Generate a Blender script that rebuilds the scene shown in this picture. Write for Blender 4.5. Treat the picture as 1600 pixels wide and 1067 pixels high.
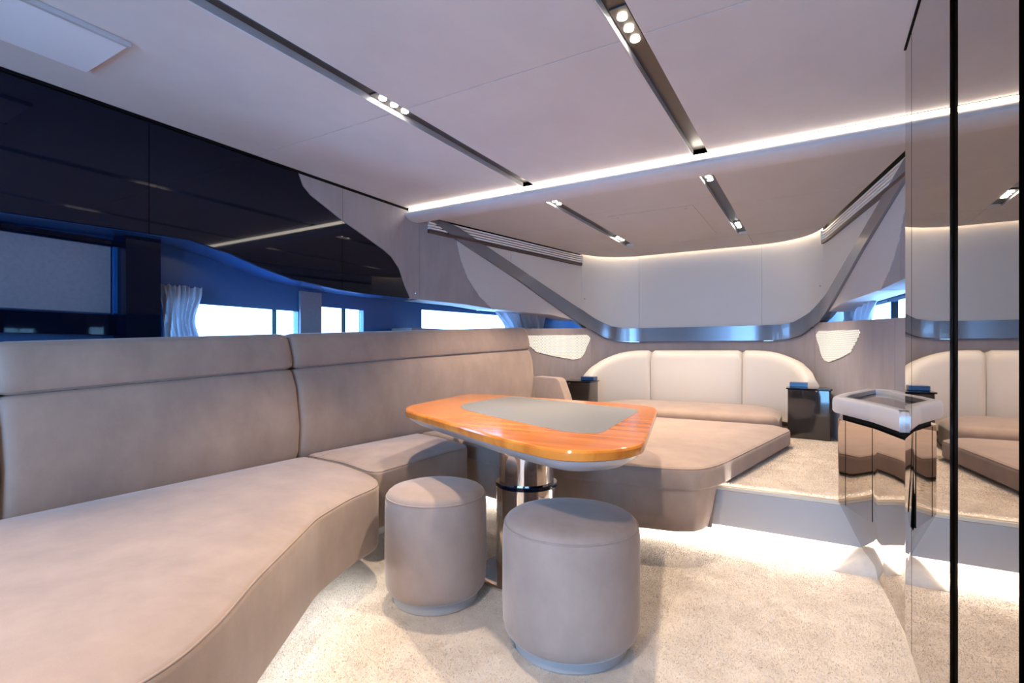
import bpy, bmesh, math, random
from mathutils import Vector
random.seed(7)
for o in list(bpy.data.objects): bpy.data.objects.remove(o)
scene = bpy.context.scene
C = scene.collection
# ------------------------------------------------------------------ camera
F, YAW, HZ, H = 804.0, math.radians(30.6), 548.0, 1.0
cam_d = bpy.data.cameras.new('camera'); cam = bpy.data.objects.new('camera', cam_d); C.objects.link(cam)
cam_d.sensor_width = 36.0; cam_d.lens = 36.0*F/1600.0; cam_d.shift_y = (HZ-533.5)/1600.0
cam_d.clip_start = 0.02
cam.location = (0, 0, H); cam.rotation_euler = (math.radians(90), 0, YAW)
scene.camera = cam
# ------------------------------------------------------------------ world, exposure
W = bpy.data.worlds.new('sky'); scene.world = W; W.use_nodes = True
W.node_tree.nodes['Background'].inputs[0].default_value = (0.25, 0.55, 1.0, 1)
W.node_tree.nodes['Background'].inputs[1].default_value = 8.0
scene.view_settings.view_transform = 'Standard'; scene.view_settings.look = 'None'
scene.view_settings.exposure = 1.3; scene.view_settings.gamma = 1.0
scene.view_settings.use_curve_mapping = False
SPOT_W, SPOT_COL = 46.0, (1.0, 0.80, 0.60)
LED_STRIP, LED_FLOOR = 5.0, 18.0
# ------------------------------------------------------------------ pixel -> ray (direction only)
CA, SA = math.cos(YAW), math.sin(YAW)
def ray(px, py):
    l = (px-800)/F
    return Vector((l*CA-SA, l*SA+CA, (HZ-py)/F))
def on_z(px, py, z):
    r = ray(px, py); t = (z-H)/r.z
    return (r.x*t, r.y*t)
# ------------------------------------------------------------------ materials
def M(name, col, rough=.5, metal=0., spec=.5, sheen=0., coat=0., emit=None, estr=0., noise=None, bump=None, wood=False):
    m = bpy.data.materials.new(name); m.use_nodes = True
    nt = m.node_tree; b = nt.nodes['Principled BSDF']; L = nt.links.new
    b.inputs['Base Color'].default_value = (*col, 1); b.inputs['Roughness'].default_value = rough
    b.inputs['Metallic'].default_value = metal; b.inputs['Specular IOR Level'].default_value = spec
    b.inputs['Sheen Weight'].default_value = sheen; b.inputs['Sheen Roughness'].default_value = .4
    b.inputs['Coat Weight'].default_value = coat; b.inputs['Coat Roughness'].default_value = .03
    if emit: b.inputs['Emission Color'].default_value = (*emit, 1); b.inputs['Emission Strength'].default_value = estr
    tc = nt.nodes.new('ShaderNodeTexCoord')
    if noise:                      # (scale vector, colour b, detail, contrast)
        mp = nt.nodes.new('ShaderNodeMapping'); mp.inputs['Scale'].default_value = noise[0]
        n = nt.nodes.new('ShaderNodeTexNoise'); n.inputs['Scale'].default_value = 1; n.inputs['Detail'].default_value = noise[2]
        n.inputs['Roughness'].default_value = .65
        r = nt.nodes.new('ShaderNodeValToRGB'); c = noise[3]
        r.color_ramp.elements[0].position = .5-c; r.color_ramp.elements[1].position = .5+c
        r.color_ramp.elements[0].color = (*noise[1], 1); r.color_ramp.elements[1].color = (*col, 1)
        L(tc.outputs['Object'], mp.inputs[0]); L(mp.outputs[0], n.inputs[0]); L(n.outputs[0], r.inputs[0])
        L(r.outputs[0], b.inputs['Base Color'])
    if bump:                       # (scale, strength, distance)
        n2 = nt.nodes.new('ShaderNodeTexNoise'); n2.inputs['Scale'].default_value = bump[0]; n2.inputs['Detail'].default_value = 3
        bp = nt.nodes.new('ShaderNodeBump'); bp.inputs['Strength'].default_value = bump[1]; bp.inputs['Distance'].default_value = bump[2]
        L(tc.outputs['Object'], n2.inputs[0]); L(n2.outputs[0], bp.inputs['Height']); L(bp.outputs[0], b.inputs['Normal'])
    return m
def dots(m, pitch, r, mode, ecol=(1, .9, .75), estr=6., dark=(.05, .05, .05)):
    """staggered rows of small holes, laid out on the UV map (metres along the wall, height)"""
    nt = m.node_tree; b = nt.nodes['Principled BSDF']; L = nt.links.new
    def mt(op, a, bb=None):
        n = nt.nodes.new('ShaderNodeMath'); n.operation = op
        for i, v in enumerate((a, bb)):
            if v is None: continue
            if isinstance(v, (int, float)): n.inputs[i].default_value = v
            else: L(v, n.inputs[i])
        return n.outputs[0]
    uv = nt.nodes.new('ShaderNodeUVMap'); sp = nt.nodes.new('ShaderNodeSeparateXYZ'); L(uv.outputs[0], sp.inputs[0])
    v = mt('DIVIDE', sp.outputs[1], pitch*.62); row = mt('FLOOR', v); fv = mt('SUBTRACT', mt('FRACT', v), .5)
    u = mt('ADD', mt('DIVIDE', sp.outputs[0], pitch), mt('MULTIPLY', mt('MODULO', row, 2.), .5))
    fu = mt('SUBTRACT', mt('FRACT', u), .5)
    d = mt('SQRT', mt('ADD', mt('MULTIPLY', fu, fu), mt('MULTIPLY', mt('MULTIPLY', fv, fv), .4)))
    mask = mt('LESS_THAN', d, r)
    if mode == 'lit':
        b.inputs['Emission Color'].default_value = (*ecol, 1); L(mt('MULTIPLY', mask, estr), b.inputs['Emission Strength'])
    else:
        mx = nt.nodes.new('ShaderNodeMix'); mx.data_type = 'RGBA'
        mx.inputs[6].default_value = b.inputs['Base Color'].default_value; mx.inputs[7].default_value = (*dark, 1)
        L(mask, mx.inputs[0]); L(mx.outputs[2], b.inputs['Base Color'])
    return m
SU = (.375, .285, .235)
m_suede = M('suede', SU, .9, spec=.15, sheen=.35, noise=((6, 6, 4), (.265, .20, .168), 7, .26), bump=(260, .12, .002))
m_suede_wall = M('suede_wall', (.30, .265, .275), .85, spec=.2, sheen=.25, noise=((9, 9, 3), (.235, .205, .215), 5, .25), bump=(200, .08, .002))
m_ceil = M('ceiling_suede', (.54, .49, .475), .85, spec=.2, sheen=.15, noise=((3, 2, 3), (.47, .42, .41), 5, .25))
m_ceil_fwd = M('ceiling_forward', (.50, .47, .45), .8, spec=.2, noise=((3, 2, 3), (.46, .43, .41), 4, .25))
m_cream = M('cream_vinyl', (.57, .535, .495), .45, spec=.35, bump=(350, .05, .001))
m_silver = M('silver_lacquer', (.20, .21, .24), .22, metal=.5, spec=.5, coat=.4)
m_silver2 = M('silver_trim', (.46, .46, .49), .35, metal=.25)
m_black = M('black_gloss', (.002, .004, .012), .03, spec=.28)
m_navy_daylit = M('navy_gloss_daylit', (.010, .06, .19), .22, spec=.5)  # part of this blue stands for window daylight and bloom on dark lacquer
m_dark = M('dark_void', (.005, .005, .006), .6, spec=.05)
m_mirror = M('bronze_mirror', (.50, .455, .42), .015, metal=1.)
m_chrome = M('chrome', (.78, .74, .71), .05, metal=1.)
m_bronze = M('bronze_channel', (.085, .075, .07), .3, metal=.7)
m_slat = M('slat_metal', (.82, .80, .77), .35, metal=.1)
m_brown = M('brown_rail', (.09, .06, .055), .35, metal=.3)
m_carpet = M('carpet', (.68, .60, .515), 1., spec=.05, sheen=.3, noise=((7, 7, 7), (.50, .43, .355), 7, .2), bump=(420, .4, .004))
m_riser = M('grey_riser', (.33, .315, .305), .45, metal=.1)
m_edge = M('edge_trim', (.55, .47, .36), .35, metal=.5)
m_grey = M('grey_inset', (.20, .205, .21), .38, spec=.35)
m_under = M('table_underside', (.40, .40, .42), .3, metal=.4)
m_night = M('dark_lacquer', (.030, .027, .026), .06, spec=.6, coat=.5)
m_base = M('stool_base', (.36, .335, .32), .5)
m_white = M('white_panel', (.66, .66, .70), .4)
m_panel_grey = M('panel_grey', (.17, .165, .20), .8, noise=((60, 60, 60), (.13, .13, .16), 4, .3))  # on the framed panel this grey stands for the reflected ceiling
m_cloth = M('curtain_cloth', (.50, .49, .54), .7, sheen=.3)
m_led = M('led_strip', (1, 1, 1), emit=(1, .90, .74), estr=LED_STRIP)
m_led2 = M('floor_led', (1, 1, 1), emit=(1, .97, .92), estr=LED_FLOOR)
m_led3 = M('sofa_led', (1, 1, 1), emit=(.85, .93, 1), estr=12.)
m_led4 = M('cove_led', (1, 1, 1), emit=(1, .82, .58), estr=16.)
m_bulb = M('spot_lens', (1, 1, 1), emit=(1, .93, .80), estr=30.)
m_weave = dots(M('woven_vinyl', (.52, .49, .48), .6), .012, .27, 'dark', dark=(.36, .34, .35))
m_lit = dots(M('backlit_perforation', (.40, .38, .37), .5), .024, .27, 'lit', estr=.6)
def glass_mat():
    m = bpy.data.materials.new('window_glass'); m.use_nodes = True; nt = m.node_tree; nt.nodes.clear()
    o = nt.nodes.new('ShaderNodeOutputMaterial'); t = nt.nodes.new('ShaderNodeBsdfTransparent'); g = nt.nodes.new('ShaderNodeBsdfGlossy')
    t.inputs[0].default_value = (.93, .97, 1, 1); g.inputs['Roughness'].default_value = .0
    x = nt.nodes.new('ShaderNodeMixShader'); x.inputs[0].default_value = .06
    nt.links.new(t.outputs[0], x.inputs[1]); nt.links.new(g.outputs[0], x.inputs[2]); nt.links.new(x.outputs[0], o.inputs[0])
    return m
m_glass = glass_mat()
def wood_mat():
    m = M('cherry_wood', (.62, .22, .05), .12, spec=.45); nt = m.node_tree; L = nt.links.new
    tc = nt.nodes.new('ShaderNodeTexCoord'); mp = nt.nodes.new('ShaderNodeMapping'); mp.inputs['Scale'].default_value = (1.6, 16, 4)
    mp.inputs['Rotation'].default_value = (0, 0, .1)
    n = nt.nodes.new('ShaderNodeTexNoise'); n.inputs['Scale'].default_value = 1.5; n.inputs['Detail'].default_value = 6; n.inputs['Distortion'].default_value = .6
    r = nt.nodes.new('ShaderNodeValToRGB'); e = r.color_ramp.elements
    e[0].position = .32; e[0].color = (.50, .14, .018, 1); e[1].position = .68; e[1].color = (.72, .25, .035, 1)
    L(tc.outputs['Object'], mp.inputs[0]); L(mp.outputs[0], n.inputs[0]); L(n.outputs[0], r.inputs[0])
    L(r.outputs[0], nt.nodes['Principled BSDF'].inputs['Base Color']); return m
m_wood = wood_mat()
# ------------------------------------------------------------------ object helpers
def tag(o, label=None, cat=None, group=None, kind=None):
    for k, v in (('label', label), ('category', cat), ('group', group), ('kind', kind)):
        if v: o[k] = v
    return o
def empty(name, loc=(0, 0, 0)):
    o = bpy.data.objects.new(name, None); C.objects.link(o); o.location = loc; o.empty_display_size = .1; return o
def link(name, bm, mat, parent=None, angle=18, flat=False):
    bmesh.ops.recalc_face_normals(bm, faces=bm.faces)
    me = bpy.data.meshes.new(name); bm.to_mesh(me); bm.free()
    if not flat:
        for p in me.polygons: p.use_smooth = True
        me.set_sharp_from_angle(angle=math.radians(angle))
    me.materials.append(mat)
    o = bpy.data.objects.new(name, me); C.objects.link(o)
    if parent:
        o.parent = parent
        if True:
            g = Vector((0, 0, 0)); p = parent
            while p: g += p.location; p = p.parent
            me.transform(__import__('mathutils').Matrix.Translation(-g))
    return o
def lerp_f(pts):
    pts = sorted(pts)
    def f(x):
        if x <= pts[0][0]: return pts[0][1]
        for (a, b), (c, d) in zip(pts, pts[1:]):
            if x <= c: return b+(d-b)*(x-a)/(c-a) if c > a else d
        return pts[-1][1]
    f.keys = [p[0] for p in pts]
    return f
def const(v):
    f = lambda x: v
    f.keys = []; return f
def area2(p): return sum(a[0]*b[1]-b[0]*a[1] for a, b in zip(p, p[1:]+p[:1]))
def ccw(p): return p if area2(p) > 0 else p[::-1]
def inset(p, d):
    out = []; n = len(p)
    for i in range(n):
        a, b, c = Vector(p[i-1][:2]), Vector(p[i][:2]), Vector(p[(i+1) % n][:2])
        e1 = (b-a).normalized(); e2 = (c-b).normalized()
        n1 = Vector((-e1.y, e1.x)); n2 = Vector((-e2.y, e2.x)); nn = n1+n2
        k = nn.length_squared
        q = b+nn*(2*d/max(k, .8)) if k > 1e-6 else b
        out.append((q.x, q.y))
    return out
def round_poly(p, r, n=7):
    p = ccw([tuple(q[:2]) for q in p]); out = []; N = len(p)
    for i in range(N):
        a, b, c = Vector(p[i-1]), Vector(p[i]), Vector(p[(i+1) % N])
        ri = r[i] if isinstance(r, (list, tuple)) else r
        t = min(ri, (a-b).length*.48, (c-b).length*.48)
        s, e = b+(a-b).normalized()*t, b+(c-b).normalized()*t
        for k in range(n+1):
            u = k/n; q = s*(1-u)**2+b*2*u*(1-u)+e*u*u
            out.append((q.x, q.y))
    res = []
    for q in out:
        if not res or (Vector(q)-Vector(res[-1])).length > 1e-4: res.append(q)
    return res
def densify(p, step):
    out = []
    for a, b in zip(p, p[1:]+p[:1]):
        n = max(1, int((Vector(b)-Vector(a)).length/step))
        for k in range(n): out.append((a[0]+(b[0]-a[0])*k/n, a[1]+(b[1]-a[1])*k/n))
    return out
def loft_bm(rings, bm=None, cap=True):
    bm = bm or bmesh.new(); vs = [[bm.verts.new(v) for v in r] for r in rings]; n = len(rings[0])
    for a, b in zip(vs, vs[1:]):
        for i in range(n): bm.faces.new((a[i], a[(i+1) % n], b[(i+1) % n], b[i]))
    if cap:
        bm.faces.new(vs[0][::-1]); bm.faces.new(vs[-1])
    return bm
def prof_prism(outline, prof):           # prof: (inset, z) from bottom to top
    o = ccw([tuple(q[:2]) for q in outline])
    rings = []
    for d, z in prof:
        q = inset(o, d) if abs(d) > 1e-6 else o
        rings.append([(x, y, z) for x, y in q])
    return loft_bm(rings)
def slab(outline, z0, z1, r=.004):
    return prof_prism(outline, [(r, z0), (r*.3, z0+r*.3), (0, z0+r), (0, z1-r), (r*.3, z1-r*.3), (r, z1)])
def cushion(outline, z0, z1, r=.04, crown=.02, r0=.015, grid=.05):
    pr = [(r0, z0), (r0*.3, z0+r0*.3), (0, z0+r0)]
    for k in range(0, 7):
        a = k/6*math.pi/2; pr.append((r*(1-math.cos(a)), z1-crown-r+r*math.sin(a)))
    bm = prof_prism(outline, pr)
    o = [Vector(q) for q in inset(ccw([tuple(q[:2]) for q in outline]), r)]
    bm.faces.ensure_lookup_table(); top = [max(bm.faces, key=lambda f: f.calc_center_median().z)]
    xs = [v.co.x for v in top[0].verts]; ys = [v.co.y for v in top[0].verts]; zt = z1-crown
    for ax, lo, hi in ((0, min(xs), max(xs)), (1, min(ys), max(ys))):
        k = lo+grid
        while k < hi:
            fs = [f for f in bm.faces if all(abs(v.co.z-zt) < 1e-5 for v in f.verts)]
            es = {e for f in fs for e in f.edges}; vs = {v for f in fs for v in f.verts}
            co = (k, 0, 0) if ax == 0 else (0, k, 0); no = (1, 0, 0) if ax == 0 else (0, 1, 0)
            bmesh.ops.bisect_plane(bm, geom=list(vs)+list(es)+fs, plane_co=co, plane_no=no, dist=1e-5)
            k += grid
    def dist(p):
        b = 9.
        for a, c in zip(o, o[1:]+o[:1]):
            d = c-a; t = max(0, min(1, (p-a).dot(d)/max(d.length_squared, 1e-12))); b = min(b, (p-a-d*t).length)
        return b
    for v in bm.verts:
        if abs(v.co.z-zt) < 1e-5:
            d = dist(v.co.xy); v.co.z += crown*(1-math.exp(-d/.09))
    return bm
def box_bm(x0, x1, y0, y1, z0, z1, r=.003): return slab([(x0, y0), (x1, y0), (x1, y1), (x0, y1)], z0, z1, r)
def lathe(cx, cy, prof, n=64):
    return loft_bm([[(cx+r*math.cos(2*math.pi*k/n), cy+r*math.sin(2*math.pi*k/n), z) for k in range(n)] for r, z in prof])
# ------------------------------------------------------------------ the hull's plan line (port side; starboard is its mirror image)
CX, ZM, ZF, YB = -1.05, 2.05, 2.015, 5.50
def make_plan():
    p = [(-2.60, -2.2), (-2.60, 2.90), (-2.588, 3.0), (-2.562, 3.12), (-2.20, 4.93)]
    a, b, c = Vector((-2.20, 4.93)), Vector((-2.09, 5.48)), Vector((-1.60, YB))
    for k in range(1, 15):
        u = k/14; q = a*(1-u)**2+b*2*u*(1-u)+c*u*u; p.append((q.x, q.y))
    p.append((CX, YB)); out = []
    for s, e in zip(p, p[1:]):
        n = max(1, int((Vector(e)-Vector(s)).length/.05))
        out += [(s[0]+(e[0]-s[0])*k/n, s[1]+(e[1]-s[1])*k/n) for k in range(n)]
    return out+[p[-1]]
PL = make_plan(); SL = [0.]
for a, b in zip(PL, PL[1:]): SL.append(SL[-1]+math.hypot(b[0]-a[0], b[1]-a[1]))
SEND = SL[-1]
NR = []
for i in range(len(PL)):
    a, b = PL[max(0, i-1)], PL[min(len(PL)-1, i+1)]
    t = Vector((b[0]-a[0], b[1]-a[1])).normalized(); NR.append((t.y, -t.x))
def P(s, off=0., side=1):
    s = min(max(s, 0), SEND-1e-6); i = 0
    lo, hi = 0, len(SL)-2
    while lo < hi:
        m = (lo+hi+1)//2
        if SL[m] <= s: lo = m
        else: hi = m-1
    i = lo; u = (s-SL[i])/(SL[i+1]-SL[i])
    x = PL[i][0]*(1-u)+PL[i+1][0]*u+off*(NR[i][0]*(1-u)+NR[i+1][0]*u)
    y = PL[i][1]*(1-u)+PL[i+1][1]*u+off*(NR[i][1]*(1-u)+NR[i+1][1]*u)
    return (x, y) if side > 0 else (2*CX-x, y)
def hit(px, py, off=0.):                 # pixel on the port wall -> (s, z)
    r = ray(px, py); best = None; prev = None
    N = 900
    for k in range(N+1):
        s = SEND*k/N; x, y = P(s, off); cr = x*r.y-y*r.x
        if prev is not None and (cr > 0) != (prev[1] > 0):
            u = prev[1]/(prev[1]-cr); ss = prev[0]+(s-prev[0])*u; x, y = P(ss, off)
            t = (x*r.x+y*r.y)/(r.x*r.x+r.y*r.y)
            if t > 0: return (ss, H+r.z*t)
        prev = (s, cr)
    x, y = P(SEND, off); t = y/r.y           # past the centre line: on the back wall
    return (SEND+(r.x*t-CX), H+r.z*t)
def s_at(px, off=0.): return hit(px, HZ, off)[0]
def s_y(y): 
    for i in range(len(PL)-1):
        if PL[i][1] <= y <= PL[i+1][1]: return SL[i]+(SL[i+1]-SL[i])*(y-PL[i][1])/(PL[i+1][1]-PL[i][1])
    return SEND
def curve_px(pts, off=0.): return lerp_f([hit(x, y, off) for x, y in pts])
def strip(name, s0, s1, top, bot, off0, off1, mat, parent=None, side=1, gap=.0015, step=.05, wave=None):
    """a panel following the wall between two heights, off0 (outboard face) to off1 (inboard face)"""
    if not callable(top): top = const(top)
    if not callable(bot): bot = const(bot)
    a, b = s0+gap, s1-gap
    ks = sorted({round(k, 5) for k in [a, b]+[k for k in top.keys+bot.keys if a < k < b]+[a+(b-a)*i/max(1, int((b-a)/step)) for i in range(int((b-a)/step)+1)]})
    ss = [ks[0]]
    for k in ks[1:]:
        if k-ss[-1] > .0008: ss.append(k)
    bm = bmesh.new(); uvl = bm.loops.layers.uv.new('UVMap'); rows = []; uvd = {}
    for s in ss:
        zt, zb = top(s)-gap, bot(s)+gap
        if zt < zb+.0005: zt = zb+.0005
        r = []
        c = .0012 if off1-off0 > .006 else 0
        for off, z in ((off0, zb), (off1-c, zb), (off1, zb+c), (off1, zt-c), (off1-c, zt), (off0, zt)):
            w = wave(s, z) if wave else 0
            x, y = P(s, off+w, side); v = bm.verts.new((x, y, z)); uvd[v] = (s, z); r.append(v)
        rows.append(r)
    for p, q in zip(rows, rows[1:]):
        for i in range(6): bm.faces.new((p[i], q[i], q[(i+1) % 6], p[(i+1) % 6]))
    bm.faces.new(rows[0]); bm.faces.new(rows[-1][::-1])
    for f in bm.faces:
        for l in f.loops: l[uvl].uv = uvd[l.vert]
    return link(name, bm, mat, parent, 25)
# key curves on the hull, read from the photograph as (s, height)
BANDU = lerp_f([hit(*p) for p in ((676, 338), (714, 356), (801, 414), (850, 447), (909, 485), (932, 500), (955, 510), (975, 513))]+[(SEND, hit(985, 513)[1])])
BANDL = lerp_f([hit(*p) for p in ((664, 340), (714, 376), (804, 435), (850, 468), (895, 499), (927, 518), (945, 528), (961, 532), (985, 534))]+[(SEND, hit(985, 534)[1])])
CABB = lerp_f([(0., 1.52)]+[hit(*p) for p in ((0, 331), (231, 365), (300, 376), (360, 396), (410, 418), (461, 437), (530, 452), (572, 459), (655, 468), (728, 476), (770, 483), (860, 492), (900, 501))])
WAVE = curve_px([(465, 262), (467, 273), (473, 290), (485, 305), (530, 341), (572, 371), (600, 391), (611, 401), (623, 419), (632, 446), (641, 468)])
PERF = curve_px([(713, 372), (715, 385), (719, 404), (730, 434), (749, 464), (770, 484)])
S233, S535, S655, S714, S728, S770, S798, S895, S908 = (s_at(x) for x in (233, 535, 655, 713.5, 728, 770, 798, 896, 908))
S467, S641 = s_at(466), s_at(641)
S995 = SEND-.60
SFWD = s_y(2.92)
def s_sb(px, off=0.):
    best = (9e9, 0)
    for k in range(1200):
        s = s_y(2.3)+(s_y(5.3)-s_y(2.3))*k/1200; x, y = P(s, off, -1); d = -x*SA+y*CA
        e = abs(800+F*(x*CA+y*SA)/d-px)
        if e < best[0]: best = (e, s)
    return best[1]
# ------------------------------------------------------------------ floor and platform
fl = link('floor', box_bm(-2.9, .62, -2.2, 3.4, -.05, 0), m_carpet); tag(fl, kind='structure')
YS, ZP, XM_ = 2.845, .30, .266
plat = empty('floor_platform', (0, 0, 0)); tag(plat, kind='structure')
hullpoly = [P(SFWD+(SEND-SFWD)*k/40, -.02) for k in range(41)]
hullpoly = hullpoly+[(2*CX-x, y) for x, y in hullpoly[::-1]]
pp = [(x, max(y, YS+.012)) for x, y in hullpoly]
link('platform_carpet', slab(pp, .10, ZP, .006), m_carpet, plat)
link('riser', box_bm(-2.35, .30, YS-.012, YS+.010, .10, ZP-.016, .003), m_riser, plat)
link('edge_trim', box_bm(-2.35, .30, YS-.014, YS+.012, ZP-.016, ZP+.002, .002), m_edge, plat)
link('recess_wall', box_bm(-2.55, .40, YS+.20, YS+.22, -.0, .10, .001), m_white, plat)
link('led_strip', box_bm(-1.95, .16, YS+.03, YS+.10, .088, .099, .001), m_led2, plat)
rings = []
for y, k in ((2.755, .10), (2.765, .55), (2.785, .85), (2.81, 1.), (2.855, 1.)):      # soft mound of carpet closing the lit recess
    q = []
    for i in range(25):
        x = .03+.21*i/24; u = min(1, max(0, (x-.04)/.13)); q.append((x, y, .002+.093*k*u*u*(3-2*u)))
    rings.append([(.24, y, -.002), (.03, y, -.002)]+q)
link('carpet_upstand', loft_bm(rings), m_carpet, fl, 60)
def pile(name, x0, x1, y0, y1, z, n, parent, keep=None):
    V, Fc = [], []
    for _ in range(n):
        x, y = random.uniform(x0, x1), random.uniform(y0, y1)
        if keep and not keep(x, y): continue
        a = random.uniform(0, 6.283); w = .0016; h = random.uniform(.0015, .0045); i = len(V)
        dx, dy = math.cos(a)*w, math.sin(a)*w; lx, ly = random.gauss(0, .003), random.gauss(0, .003)
        V += [(x-dx, y-dy, z-.001), (x+dx, y+dy, z-.001), (x+lx, y+ly, z+h)]; Fc.append((i, i+1, i+2))
    me = bpy.data.meshes.new(name); me.from_pydata(V, [], Fc); me.materials.append(m_carpet)
    o = bpy.data.objects.new(name, me); C.objects.link(o); o.parent = parent; o['kind'] = 'stuff'; return o
pile('carpet_pile', -2.0, XM_-.004, .45, 3.02, 0., 330000, fl)
pile('carpet_pile', -.46, .32, YS+.02, 4.75, ZP, 60000, plat, lambda x, y: x > -.43+.185*(y-2.86)-.03)
# ------------------------------------------------------------------ ceiling
ce = empty('ceiling', (0, 0, 0)); tag(ce, kind='structure')
XR = .62
cols = [(-2.597, -1.618), (-1.542, -.572), (-.497, XR)]
rows = [(-2.2, .05), (.05, 1.69), (1.69, 2.87)]
for i, (x0, x1) in enumerate(cols):
    for y0, y1 in rows:
        link('ceiling_panel', box_bm(x0+.0015, x1-.0015, y0+.0015, y1-.0015, ZM, ZM+.04, .003), m_ceil, ce)
link('deck_above', box_bm(-3.0, .8, -2.2, 3.1, ZM+.075, ZM+.10), m_dark, ce)
slots = ((-1.618, -1.542), (-.572, -.497))
for x0, x1 in slots:
    bm = box_bm(x0-.004, x1+.004, -2.2, 2.868, ZM+.025, ZM+.06, .001)
    link('light_channel', bm, m_bronze, ce)
    link('channel_lip', box_bm(x0-.001, x0+.004, -2.2, 2.868, ZM-.003, ZM+.03, .001), m_silver2, ce)
# lip of the forward ceiling (rounded) with a light strip behind it
bm = bmesh.new(); pr = []
for k in range(13):
    a = math.pi*(.5+k/12*.5+.0); pr.append((2.945+.085*math.cos(a), 2.005+.030*math.sin(a)-.0))
pr = [(2.98, 2.034)]+[(2.945+.095*math.cos(t), 1.9985+.036*math.sin(t)) for t in [math.pi*(.5+k/14) for k in range(15)]]+[(2.98, 1.9625+.0)]
xl, xr = -2.605, .60
ra = [bm.verts.new((xl, y, z)) for y, z in pr]; rb = [bm.verts.new((xr, y, z)) for y, z in pr]
for i in range(len(pr)): bm.faces.new((ra[i], ra[(i+1) % len(pr)], rb[(i+1) % len(pr)], rb[i]))
bm.faces.new(ra); bm.faces.new(rb[::-1])
link('ceiling_lip', bm, m_ceil, ce, 60)
link('led_strip', box_bm(-2.58, .58, 2.872, 2.885, 2.028, 2.049, .001), m_led, ce)
# forward ceiling panels: outline keeps clear of the wall for the cove
def fwd_x(y, off, side):
    best = None
    for i in range(len(PL)-1):
        if PL[i][1] <= y <= PL[i+1][1]:
            u = (y-PL[i][1])/max(1e-9, PL[i+1][1]-PL[i][1]); best = PL[i][0]+(PL[i+1][0]-PL[i][0])*u
    return (best+off) if side > 0 else 2*CX-(best+off)
EDGE = [P(SFWD+.02+(SEND-SFWD-.02)*k/60, .045) for k in range(61)]
fx = [(-2.7, -1.588), (-1.512, -.588), (-.512, .7)]
def clip_panel(x0, x1, y0, y1):
    full = EDGE+[(2*CX-x, y) for x, y in EDGE[::-1][1:]]
    bm = bmesh.new(); f = bm.faces.new([bm.verts.new((x, y, ZF)) for x, y in full])
    for co, no in (((x0, 0, 0), (-1, 0, 0)), ((x1, 0, 0), (1, 0, 0)), ((0, y0, 0), (0, -1, 0)), ((0, y1, 0), (0, 1, 0))):
        bmesh.ops.bisect_plane(bm, geom=bm.verts[:]+bm.edges[:]+bm.faces[:], plane_co=co, plane_no=no, clear_outer=True, dist=1e-5)
    g = bmesh.ops.extrude_face_region(bm, geom=bm.faces[:])
    for v in g['geom']:
        if isinstance(v, bmesh.types.BMVert): v.co.z += .03
    return bm
E = .0015
for x0, x1 in (fx[0], fx[2]):
    for y0, y1 in ((2.97, 3.84), (3.84, 4.93), (4.93, 5.6)):
        link('ceiling_panel', clip_panel(x0+E, x1-E, y0+E, y1-E), m_ceil_fwd, ce, flat=True)
for y0, y1 in ((2.97, 3.60), (4.93, 5.6)):
    link('ceiling_panel', clip_panel(fx[1][0]+E if y0 < 4 else fx[0][1]+E, fx[1][1]-E if y0 < 4 else fx[2][0]-E, y0+E, y1-E), m_ceil_fwd, ce, flat=True)
link('ceiling_panel', clip_panel(fx[1][0]+E, fx[1][1]-E, 3.60+E, 4.93-E), m_ceil_fwd, ce, flat=True)
for x0, x1 in ((-1.588, -1.512), (-.588, -.512)):
    for y0, y1 in ((2.97, 3.04), (4.86, 4.93)):
        link('ceiling_panel', clip_panel(x0-.001, x1+.001, y0, y1-E), m_ceil_fwd, ce, flat=True)
    link('light_channel', box_bm(x0-.003, x1+.003, 3.03, 4.87, ZF+.02, ZF+.05, .001), m_bronze, ce)
    link('channel_lip', box_bm(x0-.001, x0+.004, 3.04, 4.86, ZF-.003, ZF+.025, .001), m_silver2, ce)
top_poly = [P(SFWD+(SEND-SFWD)*k/60, -.06) for k in range(61)]; top_poly += [(2*CX-x, y) for x, y in top_poly[::-1]]
link('deck_above', slab([(x, max(y, 2.95)) for x, y in top_poly], ZF+.11, ZF+.13, .002), m_white, ce)
hat = link('ceiling_hatch', box_bm(-1.36, -.74, 3.72, 4.70, ZF-.004, ZF-.0002, .0018), m_ceil_fwd)
tag(hat, 'flush rectangular hatch panel in the low ceiling between the two light channels', 'hatch')
for x, y in ((-1.30, 3.78), (-.80, 3.78)):
    link('hatch_button', lathe(x, y, [(.006, ZF-.007), (.009, ZF-.006), (.009, ZF-.003)], 16), m_chrome, hat)
# cove strip above the forward wall
def cove(side):
    return strip('led_strip', S908+.02, SEND, ZF+.085, ZF+.065, .012, .024, m_led4, ce, side, gap=0)
cove(1); cove(-1)
q = [on_z(x, y, ZM) for x, y in ((200, 64), (138, 108), (0, 55), (62, -15))]
sk = empty('hatch_blind', (q[0][0], q[0][1], ZM)); tag(sk, 'pale rectangular hatch blind panel mounted under the suede ceiling beside the dark cabinets', 'hatch')
qa = [(q[0][0], q[0][1]), (q[1][0], q[1][1]), (q[1][0], q[1][1]-.75), (q[0][0], q[0][1]-.75)]
x0, x1 = min(q[0][0], q[1][0]), max(q[0][0], q[1][0]); y1 = (q[0][1]+q[1][1])/2
link('blind_panel', box_bm(x0, x1, y1-.80, y1, ZM-.016, ZM-.001, .003), m_white, sk)
link('blind_rim', box_bm(x1-.012, x1+.004, y1-.80, y1+.004, ZM-.019, ZM-.001, .002), m_silver2, sk)
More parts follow.
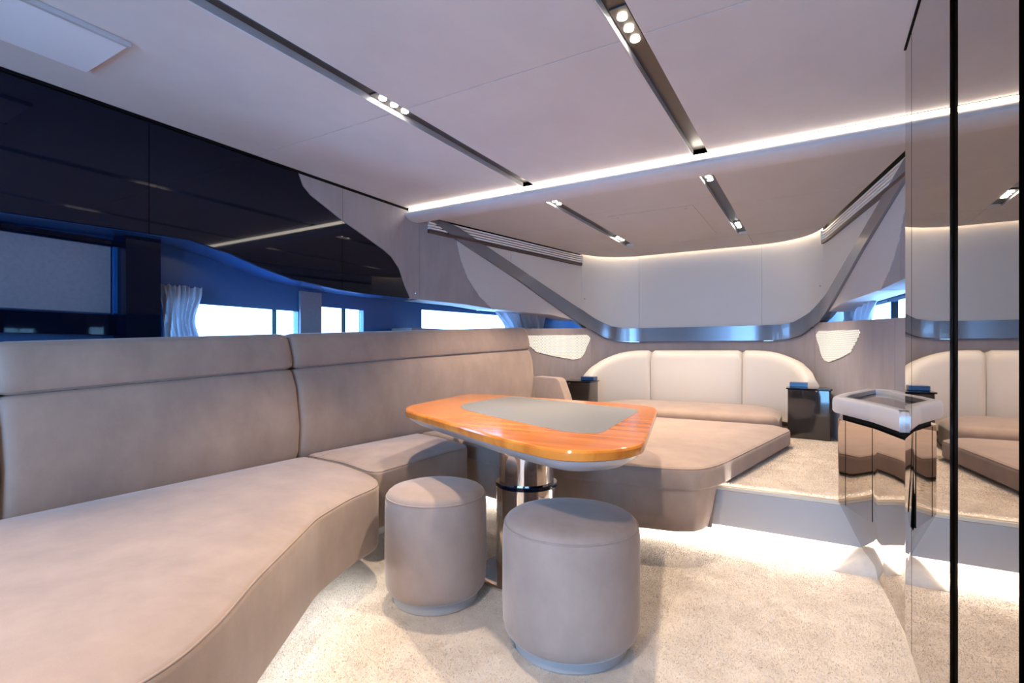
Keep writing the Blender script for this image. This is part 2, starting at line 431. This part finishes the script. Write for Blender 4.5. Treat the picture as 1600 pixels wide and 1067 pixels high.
# ------------------------------------------------------------------ spot lights: three lenses in a channel
def spot(name, xc, y, z, label, group, aim=True):
    e = empty(name, (xc, y, z)); tag(e, label, 'ceiling light', group)
    link('housing', box_bm(xc-.028, xc+.028, y-.115, y+.115, z-.006, z, .001), m_bronze, e)
    for k in (-1, 0, 1):
        link('lens', lathe(xc, y+k*.068, [(.016, z-.007), (.0155, z-.0105), (.009, z-.0112)], 20), m_bulb, e)
    l = bpy.data.lights.new(name+'_light', 'SPOT'); l.energy = SPOT_W; l.color = SPOT_COL
    l.spot_size = math.radians(74 if (xc < -1.2 and y < 2.5) else (140 if y < .5 else 104)); l.spot_blend = .65; l.shadow_soft_size = .022
    lo = bpy.data.objects.new('lamp', l); C.objects.link(lo); lo.parent = e; lo.location = (0, 0, -.025)
    return e
for i, xc in enumerate((-1.58, -.5345)):
    sd = ('sofa side', 'mirror side')[i]
    spot('ceiling_spotlight', xc, 1.665, ZM+.025, f'triple spotlight in the {("long blue-reflecting channel above the sofa", "dark channel above the table by the mirror doors")[i]}', 'main ceiling spotlights')
    spot('ceiling_spotlight', xc, -.08, ZM+.025, f'assumed unseen triple spotlight at the aft end of the ceiling channel, {sd}', 'main ceiling spotlights')  # assumed lamps out of view, added for light from aft
for i, xc in enumerate((-1.55, -.55)):
    for j, y in enumerate((3.20, 4.57)):
        spot('ceiling_spotlight', xc, y, ZF+.02, f'triple spotlight in low forward ceiling, {("sofa-side", "sideboard-side")[i]} channel, {("end near the lit lip", "end near the headboard wall")[j]}', 'forward ceiling spotlights')
# ------------------------------------------------------------------ port wall: window plane, lower wall, recess
wl = empty('wall_left', (0, 0, 0)); tag(wl, kind='structure')
OW = -.22
wins = []
for a, b, yt in ((262, 466, 479), (500, 568, 482), (659, 800, 489)):
    sa, sb = s_at(a, OW), s_at(b, OW); zt = hit((a+b)/2, yt, OW)[1]
    wins.append((sa, sb, zt, .98))
prev = 0.
SW_END = s_y(5.38)
for sa, sb, zt, zb in wins:
    strip('window_wall', prev, sa, 2.14, .60, OW-.05, OW, m_navy_daylit, wl, gap=0)
    strip('window_wall', sa, sb, 2.14, zt, OW-.05, OW, m_navy_daylit, wl, gap=0)
    strip('window_wall', sa, sb, zb, .60, OW-.05, OW, m_navy_daylit, wl, gap=0)
    prev = sb
strip('window_wall', prev, SW_END, 2.14, .60, OW-.05, OW, m_navy_daylit, wl, gap=0)
for n, (sa, sb, zt, zb) in enumerate(wins):
    w = empty('window_%d' % (n+1), (*P((sa+sb)/2, OW), zb)); tag(w, kind='structure')
    muls = [s_at(433, OW)] if n == 0 else ([s_at(541, OW)] if n == 1 else [])
    ed = [sa]+muls+[sb]
    for x, y in zip(ed, ed[1:]):
        strip('pane', x+.001, y-.001, zt-.001, zb+.001, OW-.034, OW-.028, m_glass, w)
    for x in muls: strip('mullion', x-.004, x+.004, zt, zb, OW-.045, OW-.012, m_dark, w, gap=0)
# pillars and screen in the recess
strip('pillar', s_at(466, OW)+.002, s_at(500, OW)-.002, 1.38, .90, OW, OW+.02, m_panel_grey, wl)
strip('pillar', s_at(196, -.1), s_at(252, -.1), CABB, .90, OW, -.10, m_black, wl)
sa, zb = hit(175, 490, OW+.03); zt = hit(175, 385, OW+.03)[1]
bl = empty('window_blind', (*P(sa-.35, OW), zb)); tag(bl, 'grey panel with a ceiling reflection put into its colour, in a black frame under the dark cabinets', 'blind')
strip('panel_face', .9, sa, zt, zb, OW+.004, OW+.02, m_panel_grey, bl)  # ceiling reflection in a dark panel, put into the grey colour
strip('frame_rail', .9, sa+.09, zt+.028, zt+.003, OW+.002, OW+.05, m_black, bl)
strip('frame_rail', .9, sa+.09, zb-.005, zb-.10, OW+.002, OW+.035, m_black, bl)
strip('frame_stile', sa+.003, sa+.09, zt, zb, OW+.002, OW+.04, m_navy_daylit, bl)
# lower wall behind the sofa and around the berth
strip('lower_panel', 0., SFWD, .96, 0., -.24, -.02, m_suede_wall, wl)
SILL = lerp_f([hit(*p) for p in ((700, 514), (850, 513), (925, 512))])
wr = empty('wall_right', (0, 0, 0)); tag(wr, kind='structure')
wf = empty('wall_front', (0, 0, 0)); tag(wf, kind='structure')
S927 = s_at(925)
def TOPL(s): return SILL(s) if s < S927 else BANDL(s)
TOPL.keys = SILL.keys+BANDL.keys+[S927-.001, S927+.001]
for side, w in ((1, wl), (-1, wr)):
    a0 = SFWD
    strip('lower_panel', a0, s_y(3.55), TOPL, 0., -.24, 0, m_suede_wall, w, side)
    strip('lower_panel', s_y(3.55), S927, TOPL, 0., -.24, 0, m_suede_wall, w, side)
    strip('lower_panel', S927, S995, TOPL, 0., -.10, 0, m_suede_wall, w, side)
    # grey suede panels and woven panel above the window slot
    def t1(s): return min(ZF-.0, BANDL(s)) if s < S714 else PERF(s)
    t1.keys = BANDL.keys+PERF.keys+[S714-.001, S714+.001]
    strip('suede_panel', S655, S728, t1, CABB, -.20, 0, m_suede_wall, w, side)
    strip('suede_panel', S728, S770, t1, CABB, -.20, 0, m_suede_wall, w, side)
    def b2(s): return PERF(s) if s < S770 else CABB(s)
    b2.keys = PERF.keys+CABB.keys+[S770]
    wv = strip('woven_panel', S714, S895+.03, BANDL, b2, -.20, 0.004, m_weave, w, side)
    tag(wv, 'pale woven panel')
    bd = strip('silver_band', S655+.05, SEND, BANDU, BANDL, -.06, .022, m_silver, w, side, gap=0); tag(bd, 'silver-grey lacquer band')
    # cream panels between vent and band
    ZV = 1.905
    strip('cream_panel', S655+.10, S798, lambda s: ZV, BANDU, -.06, .006, m_cream, w, side) if False else None
    tv = const(ZV)
    strip('cream_panel', s_at(690), S798, tv, BANDU, -.06, .006, m_cream, w, side)
    strip('cream_panel', S798, S908, tv, BANDU, -.06, .006, m_cream, w, side)
    strip('cream_panel', S908, S995, ZF+.11, BANDU, -.06, .006, m_cream, w, side)
    strip('hull_backing', S655, S908, ZF+.11, ZV, -.06, -.012, m_dark, w, side)
    # air vent: brown rail and four slats
    v = empty('air_vent', (*P((S655+S908)/2, 0, side), ZV)); tag(v, 'long slatted metal air vent along the ceiling edge, '+('sofa side' if side > 0 else 'sideboard side'), 'vent', 'air vents along the low ceiling')
    r = strip('vent_rail', s_at(668), S908, ZV+.024, ZV, -.012, .024, m_brown, v, side, gap=0)
    for k in range(4):
        strip('slat', s_at(668), S908, ZV+.044+k*.021, ZV+.031+k*.021, -.010, .018, m_slat, v, side, gap=0)
    strip('vent_end', S908-.006, S908, ZV+.108, ZV, -.012, .026, m_slat, v, side, gap=0)
    # backlit perforated reading light
    pt = lerp_f([hit(*p) for p in ((815, 524), (917, 523), (922, 528))]); pb = lerp_f([hit(*p) for p in ((815, 530), (832, 545), (838, 550), (862, 556), (895, 562), (906, 560), (912, 553), (922, 529))])
    pl = empty('reading_light', (*P(s_at(870), 0, side), 1.0)); tag(pl, 'backlit perforated wall light, '+('behind the end of the sofa back' if side > 0 else 'above the sideboard-side nightstand'), 'wall light', 'perforated wall lights')
    strip('perforated_panel', s_at(815), s_at(922), pt, pb, .0015, .007, m_lit, pl, side, step=.02)
    l = bpy.data.lights.new('reading_glow', 'POINT')
    bpy.data.lights.remove(l)
    for px, py in ((911, 467),):
        s, z = hit(px, py); x, y = P(s+.012, .012, side)
        link('latch', lathe(x, y, [(.004, z-.008), (.007, z-.006), (.007, z+.006), (.004, z+.008)], 12), m_chrome, w)
strip('cream_panel', S995, SEND+0, ZF+.11, BANDU, -.06, .006, m_cream, wf, 1, gap=.0) 
strip('cream_panel', S995, SEND+0, ZF+.11, BANDU, -.06, .006, m_cream, wf, -1, gap=.0)
strip('lower_panel', S995, SEND, BANDL, 0., -.10, 0, m_suede_wall, wf, 1, gap=0)
strip('lower_panel', S995, SEND, BANDL, 0., -.10, 0, m_suede_wall, wf, -1, gap=0)
strip('suede_panel', s_y(2.0), S655, ZM, CABB, -.20, 0, m_suede_wall, wr, -1)
strip('lower_panel', s_y(2.0), SFWD, .96, 0., -.24, 0, m_suede_wall, wr, -1)
# starboard window behind the berth
sa, sb = s_sb(1470, OW), s_sb(1345, OW); zt = wins[2][2]
strip('window_wall', s_y(2.0), sa, 2.14, .60, OW-.05, OW, m_navy_daylit, wr, -1, gap=0)
strip('window_wall', sa, sb, 2.14, zt, OW-.05, OW, m_navy_daylit, wr, -1, gap=0)
strip('window_wall', sa, sb, .98, .60, OW-.05, OW, m_navy_daylit, wr, -1, gap=0)
strip('window_wall', sb, SW_END, 2.14, .60, OW-.05, OW, m_navy_daylit, wr, -1, gap=0)
w4 = empty('window_4', (*P((sa+sb)/2, OW, -1), .98)); tag(w4, kind='structure')
mid = s_sb(1391, OW)
strip('pane', sa, mid, zt, .98, OW-.034, OW-.028, m_glass, w4, -1)
strip('pane', mid, sb, zt, .98, OW-.034, OW-.028, m_glass, w4, -1)
strip('mullion', mid-.008, mid+.008, zt, .98, OW-.045, OW-.005, m_dark, w4, -1, gap=0)
# ------------------------------------------------------------------ dark overhead cabinets (port)
def cabinet(name, s0, s1, label):
    c = empty(name, (*P((s0+s1)/2), CABB((s0+s1)/2))); tag(c, label, 'cabinet', 'overhead cabinets along the sofa wall')
    strip('carcass', s0, s1, ZM-.012, CABB, OW+.001, -.02, m_navy_daylit, c, gap=0)
    if s0 < S641:
        tp = const(ZM-.014)
        if s1 > S467:
            def tp(s): return ZM-.014 if s < S467 else WAVE(s)
            tp.keys = WAVE.keys+[S467-.001, S467+.001]
        d = strip('door', s0, min(s1, S641), tp, CABB, -.02, 0, m_black, c); tag(d, 'glossy black door')
    if s1 > S467:
        def bt(s): return WAVE(s) if s < S641 else CABB(s)
        bt.keys = WAVE.keys+CABB.keys+[S641]
        f = strip('suede_front', max(s0, S467), s1, ZM-.014, bt, -.02, .003, m_suede_wall, c); tag(f, 'mauve-grey suede front with curved edge')
    return c
cabinet('overhead_cabinet', 0.6, S233, 'plain glossy black overhead cabinet above the grey framed panel')
cabinet('overhead_cabinet', S233, S535, 'long glossy black overhead cabinet with a small suede tip, above the curtained window')
cb = cabinet('overhead_cabinet', S535, S655, 'overhead cabinet half black gloss half suede with a curved edge between')
s, z = hit(648, 458); x, y = P(s, .012)
link('latch', lathe(x, y, [(.004, z-.008), (.007, z-.006), (.007, z+.006), (.004, z+.008)], 12), m_chrome, cb)
strip('shadow_line', 0., S655, ZM-.001, ZM-.012, -.2, .006, m_dark, wl, gap=0)  # dark strip laid along the ceiling joint as its shadow line
# ------------------------------------------------------------------ curtains
def curtain(s0, s1, z0, z1, off, label, side=1, pinch=.25):
    bm = bmesh.new(); n, m = 90, 16; rows = []
    fr = random.uniform(0, 6)
    for j in range(m+1):
        v = j/m; z = z0+(z1-z0)*v; r = []
        for i in range(n+1):
            u = i/n; w = 1-pinch*math.sin(math.pi*min(1, (1-v)*1.1))**2
            s = s0+(s1-s0)*(u*w)
            a = .017*math.sin(u*44+fr+2.2*math.sin(v*3.4+u*6))+.008*math.sin(u*83+v*6+fr)
            x, y = P(s, off+a, side); r.append(bm.verts.new((x, y, z+(.005*math.sin(u*70) if j == m else 0))))
        rows.append(r)
    for a, b in zip(rows, rows[1:]):
        for i in range(n): bm.faces.new((a[i], a[i+1], b[i+1], b[i]))
    g = bmesh.ops.solidify(bm, geom=bm.faces[:], thickness=.002)
    c = empty('curtain', (*P((s0+s1)/2, off, side), z0)); tag(c, label, 'curtain', 'gathered window curtains')
    link('cloth', bm, m_cloth, c, 80)
    strip('heading_tape', min(s0, s1), max(s0, s1), z1-.020, z1-.026, off-.024, off-.018, m_cloth, c, side)
zc = hit(280, 447, OW+.05)[1]
curtain(s_at(253, OW+.05), s_at(319, OW+.05), .93, zc, OW+.05, 'grey gathered curtain beside the long window above the sofa')
zc2 = hit(800, 487, OW+.05)[1]
curtain(s_at(850, OW+.05), s_at(768, OW+.05), .95, zc2+.03, OW+.05, 'grey gathered curtain beyond the sofa end, under the woven panel')
curtain(s_sb(1320, OW+.05), s_sb(1371, OW+.05), .95, zc2+.04, OW+.05, 'blue-lit gathered curtain in the window slot above the sideboard', -1)
def piping(outline, z1, r, crown, parent, rad=.0028):
    o = inset(ccw([tuple(q[:2]) for q in outline]), r*.25); z = z1-crown-r*.33; n = len(o); rings = []
    for i, (x, y) in enumerate(o):
        a, b = Vector(o[i-1]), Vector(o[(i+1) % n]); t = (b-a).normalized(); nx, ny = t.y, -t.x
        rings.append([(x+nx*rad*math.cos(k*1.0472), y+ny*rad*math.cos(k*1.0472), z+rad*math.sin(k*1.0472)) for k in range(6)])
    return link('piping', loft_bm(rings+[rings[0]], cap=False), m_suede, parent, 80)
# ------------------------------------------------------------------ sofa
sofa = empty('sofa', (-1.9, .8, 0)); tag(sofa, 'long built-in taupe suede sofa with curved seat and high backrests under the windows', 'sofa')
bpath = lerp_f([(-.9, -2.34), (.6, -2.36), (2.0, -2.405), (2.5, -2.395), (3.0, -2.33), (4.1, -2.12)])
def backrest(y0, y1):
    n = 26; pos = [0, .006, .018, .04]+[.04+(y1-y0-.08)*k/n for k in range(1, n)]+[y1-y0-.04, y1-y0-.018, y1-y0-.006, y1-y0]
    shr = [.035, .016, .005, 0]+[0]*(n-1)+[0, .005, .016, .035]
    def section(kind, y):
        zs = .842+.05*(y-.62); zt = 1.030+.053*(y-.6)
        if kind == 0:
            q = [(-.02, .38), (.012, .46), (.022, .60), (-.005, zs-.10), (-.038, zs-.014), (-.055, zs-.001), (-.20, zs-.001), (-.20, .38)]
        else:
            q = [(-.20, zs-.0), (-.060, zs), (-.040, zs+.012), (-.034, zs+.05), (-.060, zt-.06), (-.075, zt-.022), (-.10, zt-.004), (-.125, zt), (-.165, zt-.006), (-.195, zt-.03), (-.205, zt-.07)]
        return q
    obs = []
    for kind in (0, 1):
        rings = []
        for p, sh in zip(pos, shr):
            y = y0+p; x = bpath(y); dx = (bpath(y+.05)-bpath(y-.05))/.1
            t = Vector((dx, 1)).normalized(); nx, ny = t.y, -t.x
            q = densify(ccw(section(kind, y)), .03) if False else ccw(section(kind, y))
            if sh: q = inset(q, sh*.6)
            rings.append([(x+u*nx, y+u*ny, z) for u, z in q])
        obs.append(rings)
    b = link('backrest', loft_bm(obs[0]), m_suede, sofa, 50)
    h = link('head_roll', loft_bm(obs[1]), m_suede, None, 50); h.data.transform(__import__('mathutils').Matrix.Translation(-sofa.location)); h.parent = b
for y0, y1 in ((-.9, .612), (.622, 1.80), (1.81, 4.0)): backrest(y0, y1)
c1 = [(-2.36, -.9), (-1.0, -.9), (-.985, .2), (-.997, .436), (-1.02, .52), (-1.083, .627), (-1.2, .778), (-1.335, .98), (-1.47, 1.18), (-1.555, 1.40), (-1.59, 1.58), (-1.66, 1.655), (-1.80, 1.725), (-2.07, 1.80), (-2.39, 1.83)]
oc = densify(round_poly(c1, .05, 4), .05)
piping(oc, .462, .022, .030, link('seat_cushion', cushion(oc, .16, .462, .022, .030), m_suede, sofa, 60))
c2 = [(-2.40, 1.845), (-2.07, 1.815), (-1.82, 1.745), (-1.765, 1.76), (-1.775, 2.05), (-1.785, 2.30), (-1.765, 2.48), (-1.85, 2.56), (-2.10, 2.66), (-2.36, 2.72)]
oc = densify(round_poly(c2, .05, 4), .05)
piping(oc, .466, .022, .030, link('seat_cushion', cushion(oc, .16, .466, .022, .030), m_suede, sofa, 60))
c3 = [(-2.36, 2.735), (-2.10, 2.675), (-1.97, 2.62), (-1.97, 4.0), (-2.12, 4.0)]
link('seat_cushion', cushion(densify(round_poly(c3, .03, 4), .05), .16, .455, .04, .015), m_suede, sofa, 60)
pl_ = [(-2.52, -.9), (-1.20, -.9), (-1.19, .2), (-1.21, .50), (-1.52, .80), (-1.84, 1.2), (-1.98, 1.5), (-2.04, 1.85), (-2.05, 2.50), (-2.08, 2.8), (-2.4, 2.8)]
link('plinth', slab(pl_, .0, .17, .004), m_riser, sofa)
lp = inset(ccw([(-2.36, .2)]+c1[2:12]+[(-2.36, 1.66)]), .09)
lp = [q for q in lp if q[0] > -1.9]
lp.sort(key=lambda q: q[1])
bm = bmesh.new(); prv = None
for i, (x, y) in enumerate(lp):
    a, b = Vector(lp[max(0, i-1)]), Vector(lp[min(len(lp)-1, i+1)]); t = (b-a).normalized(); n = Vector((t.y, -t.x))*.008
    cur = [bm.verts.new((x+sx*n.x, y+sx*n.y, z)) for sx, z in ((-1, .150), (1, .150), (1, .158), (-1, .158))]
    if prv:
        for k in range(4): bm.faces.new((prv[k], prv[(k+1) % 4], cur[(k+1) % 4], cur[k]))
    prv = cur
link('led_strip', bm, m_led3, sofa)
eb = [(-2.16, 3.98), (-1.86, 3.98), (-1.86, 4.13), (-2.16, 4.13)]
bm = bmesh.new(); sec = [(-2.16, .47), (-1.81, .47), (-1.845, .60), (-1.90, .745), (-1.93, .765), (-2.16, .775)]
ss = ccw(round_poly(sec, .03, 4))
link('end_bolster', loft_bm([[(x, 3.99, z) for x, z in inset(ss, .012)], [(x, 4.0, z) for x, z in ss], [(x, 4.14, z) for x, z in ss], [(x, 4.15, z) for x, z in inset(ss, .012)]]), m_suede, sofa, 50)
# ------------------------------------------------------------------ berth
bed = empty('berth', (CX, 3.7, ZP)); tag(bed, 'wide taupe suede berth with curved foot on the raised platform', 'bed')
mp = lambda pts: [(2*CX-x, y) for x, y in pts]
side_r = [(-.435, 2.72), (-.40, 2.86), (-.28, 3.55), (-.155, 4.26), (-.25, 4.42)]
foot = [(-1.96, 2.66), (-1.60, 2.56), (-1.17, 2.515), (-.80, 2.525), (-.60, 2.56), (-.49, 2.615)]
mo = foot+side_r+[(-1.955, 4.44)]
def bed_top(outline, z0, z1): return cushion(densify(round_poly(outline, .05, 5), .05), z0, z1, .03, .025)
bm = bed_top(mo, .315, .455)
piping(densify(round_poly(mo, .05, 5), .05), .455, .03, .025, link('mattress', bm, m_suede, bed, 60))
fo = foot+[(-.445, 2.70), (-.425, 2.825), (-1.96, 2.825)]
link('foot_panel', prof_prism(densify(round_poly(fo, .03, 4), .06), [(.055, .10), (.045, .104), (.03, .18), (.012, .30), (.004, .36), (.004, .38)]), m_suede, bed, 60)
link('bed_base', slab([(-1.95, 2.9), (-.47, 2.9), (-.22, 4.30), (-.27, 5.1), (-1.83, 5.1), (-1.88, 4.3)], ZP-.003, .33, .004), m_dark, bed)
hb_in = [(-.25, 4.43), (-.25, 4.95), (-.33, 5.20), (-.50, 5.315), (-1.60, 5.315), (-1.77, 5.20), (-1.85, 4.95), (-1.85, 4.43)]
link('bolster_mattress', cushion(densify(round_poly(hb_in, .06, 5), .05), .31, .515, .05, .025), m_suede, bed, 60)
# headboard: padded plan curve, three panels
hbp = [(-.085, 4.99), (-.11, 5.08), (-.17, 5.18), (-.27, 5.265), (-.40, 5.33), (-.52, 5.345)]
hbp = hbp+[(2*CX-x, y) for x, y in hbp[::-1]]
dn = []
for a, b in zip(hbp, hbp[1:]):
    n = max(1, int((Vector(b)-Vector(a)).length/.03)); dn += [(a[0]+(b[0]-a[0])*k/n, a[1]+(b[1]-a[1])*k/n) for k in range(n)]
dn.append(hbp[-1]); dl = [0.]
for a, b in zip(dn, dn[1:]): dl.append(dl[-1]+math.hypot(b[0]-a[0], b[1]-a[1]))
HL = dl[-1]; wing = .70
head = empty('headboard', (CX, 5.3, .5)); tag(head, 'cream padded wrap-around headboard of three panels behind the berth', 'headboard')
def hb_top(t):
    u = min(t, HL-t)
    k = min(1., u/.62); return .74+.265*(1-(1-k)**2.2)
def hb_panel(t0, t1):
    n = 24; rings = []
    for k in range(n+1):
        t = t0+(t1-t0)*k/n; e = min(t-t0, t1-t); sh = .02*max(0, 1-e/.03)**2
        i = min(max(0, next((j for j in range(len(dl)-1) if dl[j+1] >= t), len(dl)-2)), len(dl)-2)
        u = (t-dl[i])/(dl[i+1]-dl[i]); x = dn[i][0]*(1-u)+dn[i+1][0]*u; y = dn[i][1]*(1-u)+dn[i+1][1]*u
        i0, i1 = max(0, i-2), min(len(dn)-1, i+3); d = Vector((dn[i1][0]-dn[i0][0], dn[i1][1]-dn[i0][1])).normalized()
        nx, ny = -d.y, d.x
        if ny > 0 and abs(x-CX) < .5: nx, ny = -nx, -ny
        if (CX-x)*nx+(4.4-y)*ny < 0: nx, ny = -nx, -ny
        zt = hb_top(t)
        q = [(-.09, .36), (0, .36), (.012, .55), (.012, zt-.09), (.004, zt-.045), (-.02, zt-.012), (-.05, zt), (-.09, zt-.01)]
        rings.append([(x+(a-sh)*nx, y+(a-sh)*ny, z-sh) for a, z in q])
    link('headboard_panel', loft_bm(rings), m_cream, head, 55)
hb_panel(0, wing-.002); hb_panel(wing+.002, HL-wing-.002); hb_panel(HL-wing+.002, HL)
# ------------------------------------------------------------------ nightstands
def nightstand(side, label):
    X = lambda x: x if side < 0 else 2*CX-x
    n = empty('nightstand', (X(-.02), 4.9, ZP)); tag(n, label, 'nightstand', 'dark lacquer nightstands')
    body = [(X(-.20), 4.70), (X(.10), 4.66), (X(.075), 4.90), (X(-.06), 4.945), (X(-.20), 4.93)]
    link('body', slab(round_poly(body, .02, 4), ZP+.002, .690, .004), m_night, n)
    tp = [(X(-.212), 4.685), (X(.11), 4.645), (X(.08), 4.91), (X(-.055), 4.955), (X(-.212), 4.94)]
    link('top', slab(round_poly(tp, .02, 4), .691, .703, .003), m_black, n)
    link('tray_box', slab([(X(-.19), 4.82), (X(-.06), 4.81), (X(-.06), 4.93), (X(-.19), 4.93)], .7035, .74, .003), m_navy_daylit, n)
    link('button', lathe(X(.0), 4.672, [(.003, .676), (.008, .678), (.008, .686), (.003, .688)], 12), m_chrome, n)
nightstand(1, 'dark lacquer nightstand just beyond the sofa end, beside the cream headboard')
nightstand(-1, 'dark lacquer nightstand on the carpeted platform by the mirrored sideboard')
# ------------------------------------------------------------------ table
tab = empty('table', (-1.12, 2.0, 0)); tag(tab, 'cherry wood table with grey inset on a thick chrome pedestal', 'table')
ZT = .72
tp = [on_z(x, y, ZT) for x, y in ((620, 637), (735, 614), (1030, 634), (1004, 699), (885, 707), (785, 685))]
to = round_poly(tp, [.13, .16, .14, .20, .16, .2], 9)
link('table_top', prof_prism(to, [(.014, ZT-.034), (.003, ZT-.031), (0, ZT-.022), (0, ZT-.008), (.003, ZT-.002), (.008, ZT)]), m_wood, tab, 20)
link('table_underside', prof_prism(to, [(.16, ZT-.085), (.06, ZT-.072), (.022, ZT-.048), (.012, ZT-.0345)]), m_under, tab, 50)
ip = [on_z(x, y, ZT) for x, y in ((700, 634), (800, 619), (1003, 640), (938, 678), (884, 675), (780, 653))]
link('inset_panel', slab(round_poly(ip, [.06, .06, .08, .10, .10, .3], 8), ZT-.004, ZT+.0012, .0006), m_grey, tab)
PX, PY = -1.125, 2.03
link('column', lathe(PX, PY, [(.122, .36), (.122, ZT-.08)]), m_chrome, tab)
link('column_sleeve', lathe(PX, PY, [(.135, .015), (.135, .405), (.131, .41), (.123, .41)]), m_chrome, tab)
link('collar', lathe(PX, PY, [(.137, .398), (.1395, .402), (.1395, .412), (.137, .416), (.122, .416)]), m_black, tab)
link('base_plate', lathe(PX, PY, [(.215, 0.), (.215, .010), (.208, .015), (.13, .016)]), m_chrome, tab)
# ------------------------------------------------------------------ stools
def stool(x, y, r, h, label):
    s = empty('stool', (x, y, 0)); tag(s, label, 'stool', 'round suede stools')
    link('base', lathe(x, y, [(r*.80, 0), (r*.82, .004), (r*.82, .05)]), m_base, s)
    pr = [(r*.80, .042), (r*.90, .045), (r*.965, .062), (r*.99, .09), (r, .16), (r*.995, h-.08)]
    pr += [(r*.985, h-.055), (r*.962, h-.040), (r*.955, h-.037), (r*.94, h-.027), (r*.88, h-.017), (r*.70, h-.006), (r*.4, h), (r*.1, h+.001)]
    link('cushion', lathe(x, y, pr, 72), m_suede, s, 80)
    t = bmesh.new(); R, n, k = r*.966, 72, 8
    rg = [[(x+(R+.0028*math.cos(b*2*math.pi/k))*math.cos(a*2*math.pi/n), y+(R+.0028*math.cos(b*2*math.pi/k))*math.sin(a*2*math.pi/n), h-.0395+.0028*math.sin(b*2*math.pi/k)) for a in range(n)] for b in range(k)]
    vs = [[t.verts.new(v) for v in q] for q in rg]
    for b in range(k):
        for a in range(n): t.faces.new((vs[b][a], vs[b][(a+1) % n], vs[(b+1) % k][(a+1) % n], vs[(b+1) % k][a]))
    link('piping', t, m_suede, s, 80)
stool(-1.335, 1.65, .205, .46, 'smaller round suede stool between the sofa and the chrome pedestal')
stool(-.73, 1.63, .235, .452, 'larger round suede stool in front of the chrome pedestal')
# ------------------------------------------------------------------ starboard: mirror doors, sideboard
XM = .266
mc = empty('mirror_cabinet', (XM+.15, 1.2, 0)); tag(mc, 'floor-to-ceiling wardrobe with bronze mirror doors', 'wardrobe')
def ym(px): r = ray(px, HZ); return XM/r.x*r.y
edges = [(2.235, ym(1424)), (ym(1424.6), ym(1484)), (ym(1497), ym(1592)), (ym(1602), -.2), (-.21, -1.2)]
for a, b in edges:
    link('mirror_door', box_bm(XM, XM+.02, b, a, .012, ZM-.005, .0015), m_mirror, mc)
link('carcass', box_bm(XM+.022, XR, -2.1, 2.22, 0.0, ZM-.004, .002), m_dark, mc)
link('top_shadow_strip', box_bm(XM-.004, XM+.02, -2.1, 2.240, ZM-.0045, ZM-.001, .0005), m_dark, mc)  # dark strip standing in for the shadow gap above the doors
link('end_panel', box_bm(XM+.005, XR, 2.222, 2.236, 0.012, ZM-.004, .002), m_mirror, mc)
sb = empty('sideboard', (.3, 2.7, 0)); tag(sb, 'low mirrored sideboard with rounded end and silver-rimmed tray top', 'sideboard')
bo = [(.272, 2.240), (.205, 2.52), (.085, 2.83), (.115, 3.02), (.26, 3.50), (.36, 3.46), (.43, 2.9), (.475, 2.240)]
RB = [.01, .3, .05, .1, .02, .02, .02, .02]
bo0 = list(bo); bo0[1] = (.255, 2.50); bo0[2] = (.225, 2.83); bo0[3] = (.235, 3.02)
lo_, hi_ = round_poly(bo0, RB, 8), round_poly(bo, RB, 8)
if len(lo_) != len(hi_): lo_ = hi_
link('body', loft_bm([[(x, y, z) for x, y in q] for q, z in ((lo_, .0), (hi_, ZP), (hi_, .685))]), m_mirror, sb, 14)
bro = ccw(round_poly(bo, [.01, .3, .05, .1, .02, .02, .02, .02], 8))
for px in (1321, 1363):
    r = ray(px, HZ); best = None
    for a, b in zip(bro, bro[1:]+bro[:1]):
        ca, cb_ = a[0]*r.y-a[1]*r.x, b[0]*r.y-b[1]*r.x
        if (ca > 0) != (cb_ > 0):
            u = ca/(ca-cb_); x, y = a[0]+(b[0]-a[0])*u, a[1]+(b[1]-a[1])*u
            if best is None or x*x+y*y < best[0]: best = (x*x+y*y, x, y)
    link('door_joint', lathe(best[1], best[2], [(.0013, ZP+.004), (.0013, .684)], 10), m_dark, sb)
link('shadow_gap', slab(inset(ccw(bo), .02), .685, .712, .001), m_dark, sb)
ro = round_poly(inset(ccw(bo), -.022), [.03, .3, .07, .1, .02, .02, .02, .02], 8)
ro = ccw([(x, max(y, 2.2385)) for x, y in ro])
bm = loft_bm([[(x, y, z) for x, y in inset(ro, d)] for d, z in ((.03, .712), (.008, .714), (0, .726), (0, .772), (.006, .784), (.016, .788), (.045, .788), (.052, .784), (.055, .765))], cap=False)
link('rim', bm, m_silver2, sb, 50)
link('tray', slab([(.30, 2.242), (.25, 2.52), (.145, 2.83), (.165, 3.0), (.285, 3.42), (.34, 3.40), (.40, 2.9), (.44, 2.242)], .740, .7665, .001), m_night, sb)
# ------------------------------------------------------------------ aft end of the cabin (behind the camera): bulkhead, with an assumed glass doorway added to let daylight in
wb = empty('wall_back', (0, 0, 0)); tag(wb, kind='structure')
link('bulkhead_panel', box_bm(-2.9, -1.75, -2.25, -2.2, 0, 2.15), m_suede_wall, wb)
link('bulkhead_panel', box_bm(-.05, .65, -2.25, -2.2, 0, 2.15), m_suede_wall, wb)
link('bulkhead_panel', box_bm(-1.75, -.05, -2.25, -2.2, 2.0, 2.15), m_suede_wall, wb)
d1 = empty('assumed_door_1', (-.9, -2.22, 0)); tag(d1, kind='structure')
link('assumed_door_glass', box_bm(-1.74, -.06, -2.235, -2.225, .02, 1.99, .001), m_glass, d1)  # unseen glazing, assumed as the source of daylight from aft
bpy.context.view_layer.update()
